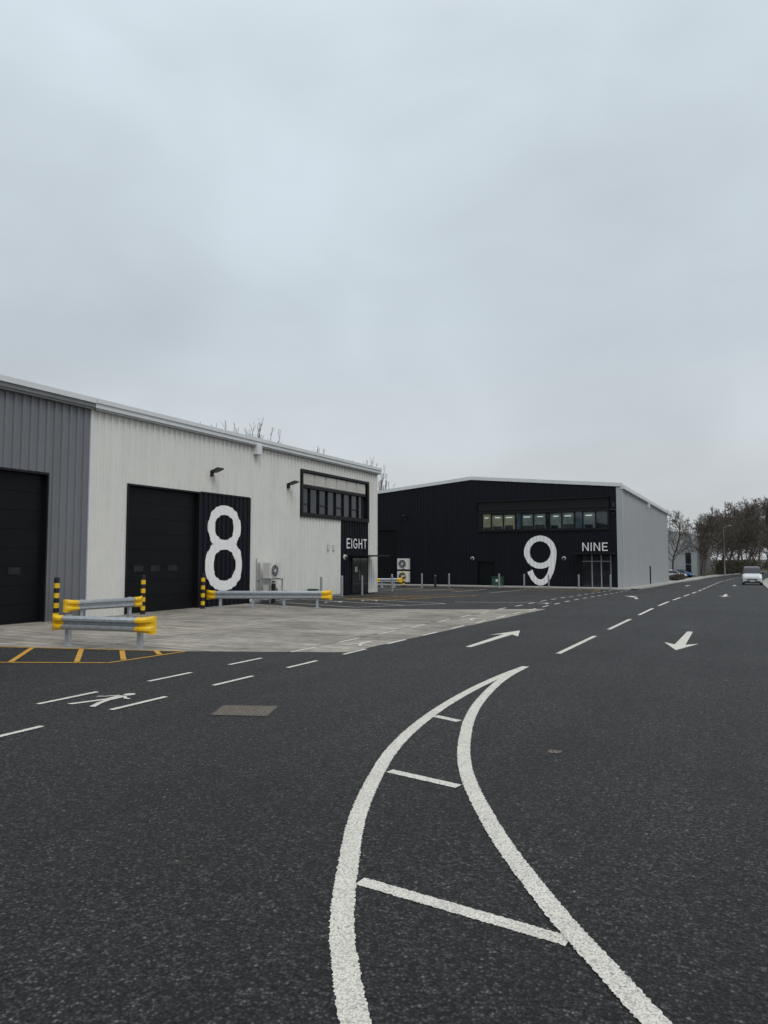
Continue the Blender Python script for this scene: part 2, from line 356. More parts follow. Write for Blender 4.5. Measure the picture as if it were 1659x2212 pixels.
# ------------------------------------------------------------------ cladding
PP,PA,PE,PD=.30,.17,.018,.046
def prof(s):
    t=s%PP
    if t<=PA: return 0
    if t<PA+PE: return PD*(t-PA)/PE
    if t<=PP-PE: return PD
    return PD*(PP-t)/PE
def brk(s0,s1):
    out=[s0]; k=math.floor(s0/PP)-1
    while k*PP<s1+PP:
        for o_ in(0,PA,PA+PE,PP-PE):
            s=k*PP+o_
            if s0+1e-4<s<s1-1e-4: out.append(s)
        k+=1
    out.append(s1); return out
class Wall:
    def __init__(s,kind,c,parent): s.kind=kind; s.c=c; s.p=parent
    def P(s,a,off,z):
        if s.kind=='X': return (s.c+off,a,z)
        return (a,s.c-off,z)
    def clad(s,name,s0,s1,z0,z1,mat):
        f0=z0 if callable(z0) else (lambda q:z0); f1=z1 if callable(z1) else (lambda q:z1)
        B=brk(s0,s1); vs=[]
        for q in B: vs+=[s.P(q,prof(q),f0(q)),s.P(q,prof(q),f1(q))]
        return mk(name,vs,[(2*i,2*i+2,2*i+3,2*i+1) for i in range(len(B)-1)],mat,s.p)
    def box(s,name,s0,s1,o0,o1,z0,z1,mat,bev=0):
        a=s.P(s0,o0,z0); b_=s.P(s1,o1,z1)
        return box(name,min(a[0],b_[0]),max(a[0],b_[0]),min(a[1],b_[1]),max(a[1],b_[1]),z0,z1,mat,s.p,bev)
    def decal(s,name,outlines,mat,lift=.004,flat=False):
        cu=bpy.data.curves.new("tmp","CURVE"); cu.dimensions='2D'; cu.fill_mode='BOTH'
        for ol in outlines:
            sp=cu.splines.new('POLY'); sp.points.add(len(ol)-1)
            for p,(a,z) in zip(sp.points,ol): p.co=(a,z,0,1)
            sp.use_cyclic_u=True
        ob=bpy.data.objects.new("tmp",cu); col.objects.link(ob)
        dg=bpy.context.evaluated_depsgraph_get(); me=bpy.data.meshes.new_from_object(ob.evaluated_get(dg))
        bpy.data.objects.remove(ob)
        bm=bmesh.new(); bm.from_mesh(me)
        bmesh.ops.remove_doubles(bm,verts=bm.verts,dist=1e-5)
        xs=[v.co.x for v in bm.verts]
        if not flat:
            for q in brk(min(xs),max(xs))[1:-1]:
                g=bm.verts[:]+bm.edges[:]+bm.faces[:]
                bmesh.ops.bisect_plane(bm,geom=g,plane_co=(q,0,0),plane_no=(1,0,0),dist=1e-6)
        for v in bm.verts:
            a,z=v.co.x,v.co.y; v.co=s.P(a,PD+.012 if flat else prof(a)+lift,z)
        bm.to_mesh(me); bm.free(); me.materials.clear(); me.materials.append(mat); me.name=name
        o=bpy.data.objects.new(name,me); col.objects.link(o); o.parent=s.p; return o
def ell(cx,cy,rx,ry,a0,a1,n=48,e=1.0):
    out=[]
    for i in range(n+1):
        t=math.radians(a0+(a1-a0)*i/n); c=math.cos(t);s_=math.sin(t)
        out.append((cx+rx*math.copysign(abs(c)**e,c),cy+ry*math.copysign(abs(s_)**e,s_)))
    return out
def LET(ch,s=.13):
    if ch=='E': return [[(0,0),(.64,0),(.64,s),(s,s),(s,.5-s/2),(.58,.5-s/2),(.58,.5+s/2),(s,.5+s/2),(s,1-s),(.64,1-s),(.64,1),(0,1)]],.64
    if ch=='I': return [[(0,0),(s,0),(s,1),(0,1)]],s
    if ch=='H': return [[(0,0),(s,0),(s,.5-s/2),(.7-s,.5-s/2),(.7-s,0),(.7,0),(.7,1),(.7-s,1),(.7-s,.5+s/2),(s,.5+s/2),(s,1),(0,1)]],.7
    if ch=='T': return [[(.35-s/2,0),(.35+s/2,0),(.35+s/2,1-s),(.7,1-s),(.7,1),(0,1),(0,1-s),(.35-s/2,1-s)]],.7
    if ch=='N': return [[(0,0),(s,0),(s,.8),(.74-s,0),(.74,0),(.74,1),(.74-s,1),(.74-s,.2),(s,1),(0,1)]],.74
    if ch=='G':
        o=ell(.42,.5,.42,.51,40,308,30); o+=[(.80,.20),(.80,.52),(.44,.52),(.44,.52-s),(.80-s,.52-s),(.80-s,.26)]
        o+=ell(.42,.5,.42-s,.51-s,306,40,30); return [o],.82
def word(wall,name,txt,s0,s1,z0,z1,mat,gap=.24):
    tot=sum(LET(c)[1] for c in txt)+gap*(len(txt)-1); k=(s1-s0)/tot; x=s0
    for c in txt:
        o,w=LET(c); wall.decal("letter_"+c.lower(),[[(x+a*k,z0+b_*(z1-z0)) for a,b_ in ol] for ol in o],mat,flat=True); x+=(w+gap)*k

def sect_door(wall,s0,s1,z0,z1,wins,name="sectional_door"):
    mb=MB(); H=z1-z0; k=round(H/.6); 
    def bx(a,b_,o0,o1,c,d,mi):
        p=wall.P(a,o0,c);q=wall.P(b_,o1,d); mb.box(min(p[0],q[0]),max(p[0],q[0]),min(p[1],q[1]),max(p[1],q[1]),c,d,mi)
    for i in range(k): bx(s0,s1,-.22,-.16,z0+i*H/k+.005,z0+(i+1)*H/k-.005,0)
    bx(s0,s1,-.25,-.225,z0,z1,1)
    for a,b_,c,d in wins: 
        bx(a-.03,b_+.03,-.16,-.145,c-.03,d+.03,1); bx(a,b_,-.145,-.14,c,d,2)
    bx(s0-.05,s0,-.24,.052,z0,z1+.07,1); bx(s1,s1+.05,-.24,.052,z0,z1+.07,1); bx(s0,s1,-.24,.052,z1,z1+.07,1)
    mb.obj(name,[M['door'],M['black'],M['glass']],wall.p)
def flood(wall,s,z):
    mb=MB()
    p=wall.P(s,0,z); q=wall.P(s,.22,z+.04); mb.tube(p,q,.035,.035,8)
    a=Vector(wall.P(s,.18,z+.02)); out=Vector(wall.P(s,1,z))-Vector(wall.P(s,0,z)); al=Vector(wall.P(s+1,0,z))-Vector(wall.P(s,0,z))
    up=Vector((0,0,1)); d=(out*.9+up*.28).normalized(); nn=(up*.9-out*.28).normalized()
    vs=[a+al*(i*.2)+d*(j*.42)+nn*(k*.07) for k in(0,1) for j in(0,1) for i in(-1,1)]
    mb.add(vs,[(0,2,3,1),(4,5,7,6),(0,1,5,4),(2,6,7,3),(0,4,6,2),(1,3,7,5)])
    p=wall.P(s-.08,0,z-.12);q=wall.P(s+.08,.12,z+.1); mb.box(min(p[0],q[0]),max(p[0],q[0]),min(p[1],q[1]),max(p[1],q[1]),z-.15,z+.1)
    mb.obj("floodlight",M['blk'],wall.p)
def bulkhead(wall,s,z):
    mb=MB(); mb.tube(wall.P(s,.03,z),wall.P(s,.13,z),.17,.15,20,0); mb.tube(wall.P(s,.131,z-.03),wall.P(s,.15,z-.03),.12,.11,20,1)
    mb.obj("wall_light",[M['ac'],M['dark']],wall.p)
def acunit(wall,s0,s1,z0,z1,off):
    mb=MB(); sm=(s0+s1)/2
    def bx(a,b_,o0,o1,c,d,mi):
        p=wall.P(a,o0,c);q=wall.P(b_,o1,d); mb.box(min(p[0],q[0]),max(p[0],q[0]),min(p[1],q[1]),max(p[1],q[1]),c,d,mi)
    bx(s0,s1,off,off+.36,z0,z1,0)
    r_=min(z1-z0,s1-s0)*.42; cz=(z0+z1)/2; ca=s0+r_+.1
    mb.tube(wall.P(ca,off+.36,cz),wall.P(ca,off+.385,cz),r_,r_,28,0)
    mb.tube(wall.P(ca,off+.386,cz),wall.P(ca,off+.39,cz),r_*.9,r_*.9,28,1)
    for k in range(8):
        t=k*math.pi/4; p=wall.P(ca+r_*.2*math.cos(t),off+.4,cz+r_*.2*math.sin(t)); q=wall.P(ca+r_*.88*math.cos(t+.3),off+.4,cz+r_*.88*math.sin(t+.3)); mb.tube(p,q,.012,.012,4,2)
    for rr in(.35,.6,.8):
        for k in range(24):
            t=k*math.pi/12;t2=(k+1)*math.pi/12
            mb.tube(wall.P(ca+r_*rr*math.cos(t),off+.4,cz+r_*rr*math.sin(t)),wall.P(ca+r_*rr*math.cos(t2),off+.4,cz+r_*rr*math.sin(t2)),.007,.007,4,2,False)
    mb.tube(wall.P(ca,off+.39,cz),wall.P(ca,off+.41,cz),r_*.22,r_*.22,16,0)
    bx(s0+.1,s0+.14,0,off+.4,z0-.05,z0,2); bx(s1-.14,s1-.1,0,off+.4,z0-.05,z0,2)
    mb.obj("air_conditioner",[M['ac'],M['dark'],M['steel']],wall.p)

# ------------------------------------------------------------------ warehouse 8
W8=-20.7
b8=empty("warehouse",(0,0,0)); w=Wall('X',W8,b8)
zt=7.42
for nm,a,b_,c,d,m_ in [("wall_a",17.64,19.32,0,zt,'wclad'),("wall_b",19.32,26.75,4.92,zt,'wclad'),("wall_c",26.75,31.0,0,zt,'wclad'),("wall_d",31.0,35.1,0,4.28,'wclad'),
    ("wall_e",31.0,38.35,6.76,zt,'wclad'),("wall_f",38.5,39.55,0,zt,'wclad'),("wall_g",38.35,38.5,4.33,zt,'wclad'),("number_panel",23.3,26.7,0,4.92,'bclad'),("entrance_panel",35.13,38.5,0,4.28,'bclad')]:
    w.clad(nm,a,b_,c,d,M[m_])
w.box("number_panel_trim",26.7,26.76,0,.055,0,4.92,M['black']); w.box("number_panel_head",23.31,26.7,.0,.055,4.88,4.95,M['black'])
w.box("entrance_trim",35.08,35.13,0,.055,0,4.28,M['black']); w.box("boundary_trim",17.56,17.64,0,.055,0,zt,M['trim']); w.box("corner_trim",39.5,39.62,-.3,.055,0,zt,M['trim'])
def body(name,x0,x1,y0,y1,ze,zr,par,mat,base=-.6):
    xm=(x0+x1)/2
    vs=[];
    for y in(y0,y1): vs+=[(x0,y,base),(x1,y,base),(x1,y,ze),(xm,y,zr),(x0,y,ze)]
    return fixn(mk(name,vs,[(0,1,2,3,4),(9,8,7,6,5),(0,5,6,1),(1,6,7,2),(2,7,8,3),(3,8,9,4),(4,9,5,0)],mat,par))
body("body",-52,-20.96,17.62,39.5,7.4,9.0,b8,M['dark'])
body("gable_wall",-52,-20.75,39.5,39.58,7.4,9.0,b8,M['wclad'])
def roof(name,x0,x1,y0,y1,ze,zr,par,mat,t=.12):
    xm=(x0+x1)/2; vs=[]
    for y in(y0,y1): vs+=[(x0,y,ze),(xm,y,zr),(x1,y,ze),(x1,y,ze+t),(xm,y,zr+t),(x0,y,ze+t)]
    return fixn(mk(name,vs,[(0,1,4,5),(1,2,3,4),(11,10,7,6),(10,9,8,7),(0,6,7,1),(1,7,8,2),(2,8,9,3),(3,9,10,4),(4,10,11,5),(5,11,6,0)],mat,par))
roof("roof",-52.1,-20.6,17.62,39.7,7.45,9.05,b8,M['roof'])
w.box("gutter",17.6,39.75,-.05,.24,7.44,7.72,M['trim'],.02); w.box("gutter_lip",17.6,39.78,.24,.29,7.62,7.78,M['trim']); w.box("soffit",17.64,39.7,-.02,.2,7.38,7.44,M['gtrim'])
w.box("outlet_box",26.9,27.28,.04,.3,7.0,7.5,M['trim'],.02)
sect_door(w,19.38,23.25,.01,4.85,[(19.88,20.35,1.6,1.8),(20.75,21.22,1.6,1.8),(21.66,22.19,1.6,1.8)])
w.box("window_backing",31.0,38.35,-.24,-.2,4.28,6.76,M['black'])
w.box("window_head",30.95,38.4,-.2,.12,6.64,6.78,M['black']); w.box("window_sill",30.95,38.4,-.2,.12,4.28,4.50,M['black'])
w.box("window_jamb",30.95,31.1,-.2,.12,4.50,6.64,M['black']); w.box("window_jamb",38.2,38.4,-.2,.12,4.50,6.64,M['black'])
w.box("window_transom",31.1,38.2,-.2,.03,5.82,5.98,M['black'])
for i in range(6): 
    q=31.2+i*1.16; w.box("louvre_panel",q,q+1.08,-.19,.0,6.0,6.6,M['cream'])
    for j in range(5): w.box("louvre_blade",q+.02,q+1.06,.0,.025,6.04+j*.11,6.09+j*.11,M['cream'])
w.box("glass",31.1,38.2,-.15,-.12,4.5,5.82,M['glass'])
for i in range(9): w.box("mullion",31.1+i*.89-.03,31.1+i*.89+.04,-.12,-.03,4.5,5.82,M['black'])
for i in(0,2,4,6): w.box("opening_light_rail",31.14+i*.89,31.1+(i+1)*.89-.03,-.12,-.06,4.95,5.0,M['black'])
top=(24.95,3.47,1.10,.98); bot=(24.97,1.80,1.25,1.13)
E=.92
def inside(p,e_): return (abs((p[0]-e_[0])/e_[2]))**(2/E)+(abs((p[1]-e_[1])/e_[3]))**(2/E)<1
ot=[p for p in ell(*top,-90,270,240,E) if not inside(p,bot)]; ob=[p for p in ell(*bot,90,450,240,E) if not inside(p,top)]
out8=ot+ob
w.decal("number_8",[out8,ell(top[0],top[1],top[2]-.46,top[3]-.42,0,357,60,E),ell(bot[0],bot[1]-.0,bot[2]-.50,bot[3]-.44,0,357,60,E)],M['vinyl'])
word(w,"eight","EIGHT",35.75,38.2,2.68,3.26,M['vinyl'])
w.box("canopy",36.05,38.75,.06,1.35,2.20,2.29,M['black'],.01)
w.box("door_frame",36.35,38.3,.047,.07,.02,2.18,M['black']); w.box("door_glass",36.45,37.3,.07,.078,.1,2.1,M['glass']); w.box("door_glass",37.36,38.2,.07,.078,.1,2.1,M['glass'])
w.box("door_handle",37.2,37.24,.078,.12,.8,1.4,M['steel']); w.box("door_notice",36.7,37.0,.078,.081,1.3,1.6,M['ac'])
bulkhead(w,35.55,2.15)
flood(w,23.98,5.8); flood(w,29.81,5.8)
acunit(w,27.45,28.4,1.15,1.88,.3); acunit(w,27.45,28.4,.15,.85,.3)
mb=MB()
for q in(27.2,27.32,27.44): mb.tube((W8+.1,q,0),(W8+.1,q,1.9+.2*(q<27.3)),.022,.022,6)
mb.tube((W8+.1,27.2,1.1),(W8+.4,27.6,1.0),.02,.02,6)
mb.box(W8+.02,W8+.75,27.4,27.44,1.08,1.12); mb.box(W8+.02,W8+.75,28.4,28.44,1.08,1.12); mb.box(W8+.68,W8+.74,27.4,27.44,0,1.12); mb.box(W8+.68,W8+.74,28.4,28.44,0,1.12)
mb.obj("pipework",M['steel'],b8)
for q in(33.6,34.15):
    w.box("notice_plate",q,q+.24,.047,.055,2.52,2.84,M['gtrim']); w.box("notice_face",q+.03,q+.21,.055,.059,2.55,2.81,M['ac'])
w.box("base_flashing",26.77,35.07,-.02,.053,-.02,.1,M['gtrim'])

# ------------------------------------------------------------------ warehouse 7 (grey)
b7=empty("warehouse"); w=Wall('X',W8,b7)
for a,b_,c,d in[(15.93,17.56,0,zt),(11.05,15.93,4.95,zt),(-8,11.05,0,zt)]: w.clad("wall",a,b_,c,d,M['gclad'])
body("body",-52,-20.96,-8,17.58,7.4,9.0,b7,M['dark']); roof("roof",-52.1,-20.6,-8,17.6,7.45,9.05,b7,M['roof'])
w.box("gutter",-8,17.58,-.05,.24,7.44,7.72,M['dgclad'],.02); w.box("gutter_lip",-8,17.58,.24,.29,7.60,7.78,M['trim']); w.box("soffit",-8,17.56,-.02,.2,7.38,7.44,M['dgclad'])
sect_door(w,11.1,15.88,.01,4.87,[(14.7,15.1,1.6,1.8),(13.6,14.05,1.6,1.8),(12.5,12.95,1.6,1.8)])

# ------------------------------------------------------------------ warehouse 9
b9=empty("warehouse"); F9=60.5; w=Wall('Y',F9,b9)
AX,AZ,EX,EZ=-21.97,9.33,-9.0,8.13; LX=2*AX-EX
gz=lambda q: AZ-(AZ-EZ)*abs(q-AX)/(EX-AX)-.12
for nm,a,b_,c,d in [("wall",LX,-34,-.5,gz),("wall",-34,-29.45,4.85,gz),("wall",-29.45,-21.4,-.5,gz),("wall",-21.4,-19.88,1.85,4.5),("wall",-19.88,-12.3,-.5,4.5),("wall",-12.3,-9.9,2.4,4.5),("wall",-9.9,-9.4,-.5,gz),("wall",-21.4,-9.9,7.26,gz)]:
    w.clad(nm,a,b_,c,d,M['bclad'])
body("body",LX+.05,EX-.1,F9+.28,97.9,EZ-.12,AZ-.12,b9,M['dark'],-1.3)
roof("roof",LX-.1,EX+.1,F9+.05,98,EZ-.1,AZ-.1,b9,M['roof'])
body("rear_wall",LX,EX,97.9,98.0,EZ-.1,AZ-.1,b9,M['sclad'],-1.3)
mb=MB()
for sgn,xe in((1,EX+.12),(-1,LX-.12)):
    ze=AZ-(AZ-EZ)*abs(xe-AX)/(EX-AX)
    vs=[(AX,F9-.12,AZ-.16),(xe,F9-.12,ze-.16),(xe,F9-.12,ze+.14),(AX,F9-.12,AZ+.14),(AX,F9+.3,AZ-.16),(xe,F9+.3,ze-.16),(xe,F9+.3,ze+.14),(AX,F9+.3,AZ+.14)]
    mb.add(vs,[(0,1,2,3),(7,6,5,4),(0,4,5,1),(3,2,6,7),(1,5,6,2)])
mb.obj("verge_trim",M['trim'],b9)
w.box("corner_trim",-9.4,-8.93,-.5,.06,-.5,EZ-.2,M['sclad'])
w.box("window_backing",-21.4,-9.9,-.26,-.22,4.45,7.3,M['black'])
w.box("visor_panel",-21.28,-10.0,-.2,.10,6.28,7.1,M['black']); w.box("visor_cap",-21.32,-9.96,-.2,.28,7.1,7.22,M['black'],.01)
w.box("window_head",-21.35,-9.95,-.2,.14,6.02,6.24,M['black']); w.box("window_sill",-21.35,-9.95,-.2,.14,4.45,4.64,M['black'])
w.box("window_jamb",-21.35,-21.0,-.2,.06,4.64,6.02,M['black']); w.box("window_jamb",-10.12,-9.95,-.2,.06,4.64,6.02,M['black'])
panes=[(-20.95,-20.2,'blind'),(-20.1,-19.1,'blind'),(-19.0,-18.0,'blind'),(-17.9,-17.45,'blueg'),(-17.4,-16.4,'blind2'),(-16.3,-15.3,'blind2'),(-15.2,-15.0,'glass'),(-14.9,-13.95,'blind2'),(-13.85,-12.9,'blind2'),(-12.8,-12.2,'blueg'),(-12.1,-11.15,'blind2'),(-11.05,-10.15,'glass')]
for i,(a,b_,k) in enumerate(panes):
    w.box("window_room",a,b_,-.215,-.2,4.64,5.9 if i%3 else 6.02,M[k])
    if k.startswith('blind'):
        w.box("ceiling_light",a+.15+.1*(i%2),b_-.25,-.2,-.195,5.66,5.73,M['tube'])
        w.box("desk_silhouette",a+.05,b_-.1*(i%4),-.2,-.19,4.64,4.86+.07*(i%3),M['glass'])
    w.box("mullion",b_,b_+.1,-.2,-.04,4.64,6.02,M['black'])
m,n,l,b=newmat("clear_glazing")
tr=n.new("ShaderNodeBsdfTransparent"); fr=n.new("ShaderNodeFresnel"); fr.inputs[0].default_value=1.45; ms=n.new("ShaderNodeMixShader"); gl=n.new("ShaderNodeBsdfGlossy"); gl.inputs["Roughness"].default_value=.03
tr.inputs[0].default_value=(.82,.88,.9,1)
l.new(fr.outputs[0],ms.inputs[0]); l.new(tr.outputs[0],ms.inputs[1]); l.new(gl.outputs[0],ms.inputs[2]); l.new(ms.outputs[0],n["Material Output"].inputs[0])
w.box("glazing",-21.0,-10.12,-.13,-.12,4.64,6.02,m)
cx9=-15.78; rx=1.40; cz9=2.63; ry=1.42; Ht=2.86; sx=.50; sy=.52
tail_in=ell(cx9,cz9,rx-sx,Ht-sy,0,-140,120)
i0=0
for i,p in enumerate(tail_in):
    if (abs((p[0]-cx9)/rx))**2+(abs((p[1]-cz9)/ry))**2>=1 and p[1]<cz9: i0=i;break
pi=tail_in[i0]; ang=math.degrees(math.atan2((pi[1]-cz9)/ry,(pi[0]-cx9)/rx))
out9=ell(cx9,cz9,rx,ry,0,360+ang,90)+tail_in[i0:]+ell(cx9,cz9,rx,Ht,-143,-1.5,60)
w.decal("number_9",[out9,ell(cx9,cz9,rx-sx,ry-sy+.03,0,357,60)],M['vinyl'])
word(w,"nine","NINE",-12.2,-10.15,2.71,3.40,M['vinyl'],.22)
w.box("canopy",-12.75,-9.55,.06,1.0,2.42,2.54,M['black'],.01)
w.box("entrance_back",-12.3,-9.9,-.26,-.22,-.4,2.4,M['black'])
for a,b_ in((-12.22,-11.5),(-11.42,-10.75),(-10.67,-9.98)):
    w.box("entrance_glass",a,b_,-.14,-.12,-.3,2.3,M['glass']); w.box("entrance_mullion",b_,b_+.08,-.2,-.04,-.4,2.4,M['gtrim'])
w.box("entrance_mullion",-12.3,-12.22,-.2,-.0,-.4,2.4,M['black']); w.box("entrance_transom",-12.22,-9.98,-.14,-.05,1.82,1.88,M['gtrim'])
w.box("door_handle",-11.46,-11.44,-.1,-.03,.2,1.2,M['steel'])
w.box("personnel_door",-21.38,-19.9,-.15,-.1,-.4,1.85,M['door']); w.box("door_frame",-21.42,-19.86,-.05,.055,1.82,1.9,M['black'])
sect_door(w,-33.9,-29.5,-.35,4.8,[])
acunit(w,-29.15,-28.0,1.08,2.08,.2); acunit(w,-29.15,-28.0,-.1,.9,.2)
flood(w,-28.5,5.9); flood(w,-9.62,5.9); bulkhead(w,-21.9,2.08); bulkhead(w,-13.75,2.1)
w.box("alarm_box",-9.75,-9.5,.05,.12,6.3,6.7,M['blk'])
ws=Wall('X',EX,b9)
for a,b_,c in((60.56,78,-1),(78,79.1,1.3),(79.1,98,-1.2)): ws.clad("side_wall",a,b_,c,EZ-.35,M['sclad'])
ws.box("side_door",78,79.1,-.1,-.05,-1,1.3,M['door']); ws.box("side_body",60.8,97.9,-.3,-.12,-1.3,EZ-.3,M['dark'])
ws.box("gutter",60.4,98.1,-.05,.26,EZ-.36,EZ-.02,M['trim'],.02); ws.box("outlet_box",76.8,77.3,.05,.32,EZ-.85,EZ-.3,M['trim'])

# ------------------------------------------------------------------ far grey unit
bg=empty("industrial_building"); w=Wall('Y',150,bg)
gg=lambda q: 6.75+ (-8.5-q)*.16 if q>-18 else 8.27-(-18-q)*.16
w.clad("front_wall",-27.5,-8.5,-1.4,gg,M['sclad'])
w.box("glazing",-10.6,-9.6,0,.06,-1.2,3.2,M['glass']); w.box("glazing_bar",-10.15,-10.08,.06,.09,-1.2,3.2,M['black']); w.box("glazing_bar",-10.6,-9.6,.06,.09,.9,1.0,M['gtrim'])
ws=Wall('X',-8.5,bg); ws.clad("side_wall",150,205,-1.4,6.5,M['dgclad']); ws.box("gutter",149.8,205,-.05,.25,6.5,6.85,M['trim'])
fixn(mk("body",[(-27.5,150.2,-1.4),(-8.7,150.2,-1.4),(-8.7,150.2,6.6),(-18,150.2,8.1),(-27.5,150.2,6.6),(-27.5,205,-1.4),(-8.7,205,-1.4),(-8.7,205,6.6),(-18,205,8.1),(-27.5,205,6.6)],[(0,1,2,3,4),(9,8,7,6,5),(1,6,7,2),(2,7,8,3),(3,8,9,4),(4,9,5,0)],M['roof'],bg))
mb=MB(); mb.add([(-8.4,149.9,6.65),(-18,149.9,8.2),(-18,149.9,8.45),(-8.4,149.9,6.9)],[(0,1,2,3)]); mb.obj("verge_trim",M['trim'],bg)

# ------------------------------------------------------------------ bollards, posts
def striped(x,y,h=1.45,r=.085):
    z=zg(y); mb=MB(); k=9
    seg=h/k
    for i in range(k): mb.tube((x,y,z+i*seg),(x,y,z+(i+1)*seg),r,r,20,0 if i%2==0 else 1,False)
    mb.tube((x,y,z+h),(x,y,z+h+.03),r,r*.55,20,0); mb.tube((x,y,z),(x,y,z+.02),r*1.5,r*1.5,20,0)
    return mb.obj("striped_bollard",[M['blk'],M['yel']])
striped(-20.15,15.95); striped(-20.2,19.75); striped(-20.25,23.1); striped(-25.2,53,1.5)
def post(x,y,h=1.05,r=.055,mat='steel',name="steel_bollard"):
    z=zg(y); mb=MB(); mb.tube((x,y,z),(x,y,z+h-.03),r,r,16); mb.tube((x,y,z+h-.03),(x,y,z+h),r,r*.6,16); mb.tube((x,y,z),(x,y,z+.015),r*1.7,r*1.7,16)
    return mb.obj(name,M[mat])
for x,y in[(-23.1,52.),(-21.9,54.8),(-18.1,56.3),(-16.1,56.6),(-14.13,56.7),(-11.77,56.7),(-20.2,36.8),(-19.9,31.8),(-20.1,34.3),(-21.4,43.2),(-9.4,56.9)]: post(x,y,1.15,.065)
def black_post(x,y):
    z=zg(y); mb=MB(); mb.tube((x,y,z),(x,y,z+.92),.1,.1,16,0); mb.tube((x,y,z+.92),(x,y,z+.97),.075,.075,16,1); mb.tube((x,y,z+.97),(x,y,z+1.03),.1,.08,16,0)
    mb.obj("lighting_bollard",[M['blk'],M['ac']])
black_post(-19.9,27.6); black_post(-23.3,55.2)
e=empty("utility_cabinet"); box("cabinet",-19.5,-18.6,58.6,59.1,-.3,.5,M['green'],e,.02); box("plinth",-19.55,-18.55,58.55,59.15,-.42,-.3,M['kerb'],e); box("label",-19.15,-18.95,58.59,58.595,.1,.32,M['ac'],e); box("lid",-19.53,-18.57,58.57,59.13,.5,.54,M['green'],e)
e=empty("utility_cabinet"); box("cabinet",-20.5,-20.1,31.4,31.9,.06,.5,M['green'],e,.02); box("plinth",-20.55,-20.05,31.35,31.95,0,.06,M['kerb'],e)

def guard_rail(p0,p1,posts,side=1,z_lo=.40,z_hi=.73):
    p0=Vector(p0);p1=Vector(p1);d=(p1-p0);L=d.length;d.normalize();nn=Vector((d.y,-d.x))*side
    zz=zg(p0.y); mb=MB()
    Hh=z_hi-z_lo
    W=[(-.01,0),(.0,.03),(.085,.17),(.085,.31),(-.01,.44),(-.01,.56),(.085,.69),(.085,.83),(.0,.97),(-.01,1)]
    off0=.075
    def ring(s,sc=1.,out=0,spread=1.):
        r_=[]
        c=p0+d*s
        for o_,h in W:
            q=c+nn*(off0+o_*sc+out); r_.append((q.x,q.y,zz+z_lo+Hh*(.5+(h-.5)*spread)))
        return r_
    ss=rng(0,L,.3); vs=[];n_=len(W)
    for s in ss: vs+=ring(s)
    mb.add(vs,[(i*n_+j,i*n_+j+1,(i+1)*n_+j+1,(i+1)*n_+j) for i in range(len(ss)-1) for j in range(n_-1)],0)
    for s0,sg in((0,-1),(L,1)):
        vs=[];prm=[(-.10,1.08,.006,1.05),(.04,1.08,.008,1.06),(.14,.75,.0,1.12),(.24,.35,-.03,1.24),(.31,.12,-.09,1.28),(.33,.06,-.15,1.24)]
        for a,scx,o_,sp in prm: vs+=ring(s0+sg*a,scx,o_,sp)
        mb.add(vs,[(i*n_+j,i*n_+j+1,(i+1)*n_+j+1,(i+1)*n_+j) for i in range(len(prm)-1) for j in range(n_-1)],1)
    def pbox(c,a,b_,z0,z1,mi=2):
        vs=[]
        for z in(z0,z1):
            for sa,sb in((-1,-1),(1,-1),(1,1),(-1,1)):
                q=c+d*(a*sa)+nn*(b_*sb); vs.append((q.x,q.y,z))
        mb.add(vs,[(0,1,2,3),(4,5,6,7),(0,1,5,4),(1,2,6,5),(2,3,7,6),(3,0,4,7)],mi)
    for s in posts:
        c=p0+d*s; pbox(c,.05,.055,zz,zz+z_hi+.02); pbox(c,.13,.13,zz,zz+.025)
        for a in(-.09,.09):
            for b_ in(-.09,.09):
                q=c+d*a+nn*b_; mb.tube((q.x,q.y,zz+.02),(q.x,q.y,zz+.05),.012,.012,6,2)
        z=z_lo+.165
        q=c+nn*(off0-.01); q2=c+nn*(off0+.03); mb.tube((q.x,q.y,zz+z),(q2.x,q2.y,zz+z),.022,.015,8,2)
    o=mb.obj("guard_rail",[M['zinc'],M['yel'],M['zinc']])
    so=o.modifiers.new("s","SOLIDIFY"); so.thickness=.004; so.offset=0
    return o
guard_rail((-14.72,11.84),(-12.5,12.22),[.18,2.2],1)
guard_rail((-19.62,16.2),(-19.3,18.5),[.25,2.1],1)
guard_rail((-20.1,23.6),(-15.85,25.58),[.3,1.7,3.0,4.4],1)
guard_rail((-26.2,50.4),(-24.9,51.4),[.3,1.3],1)

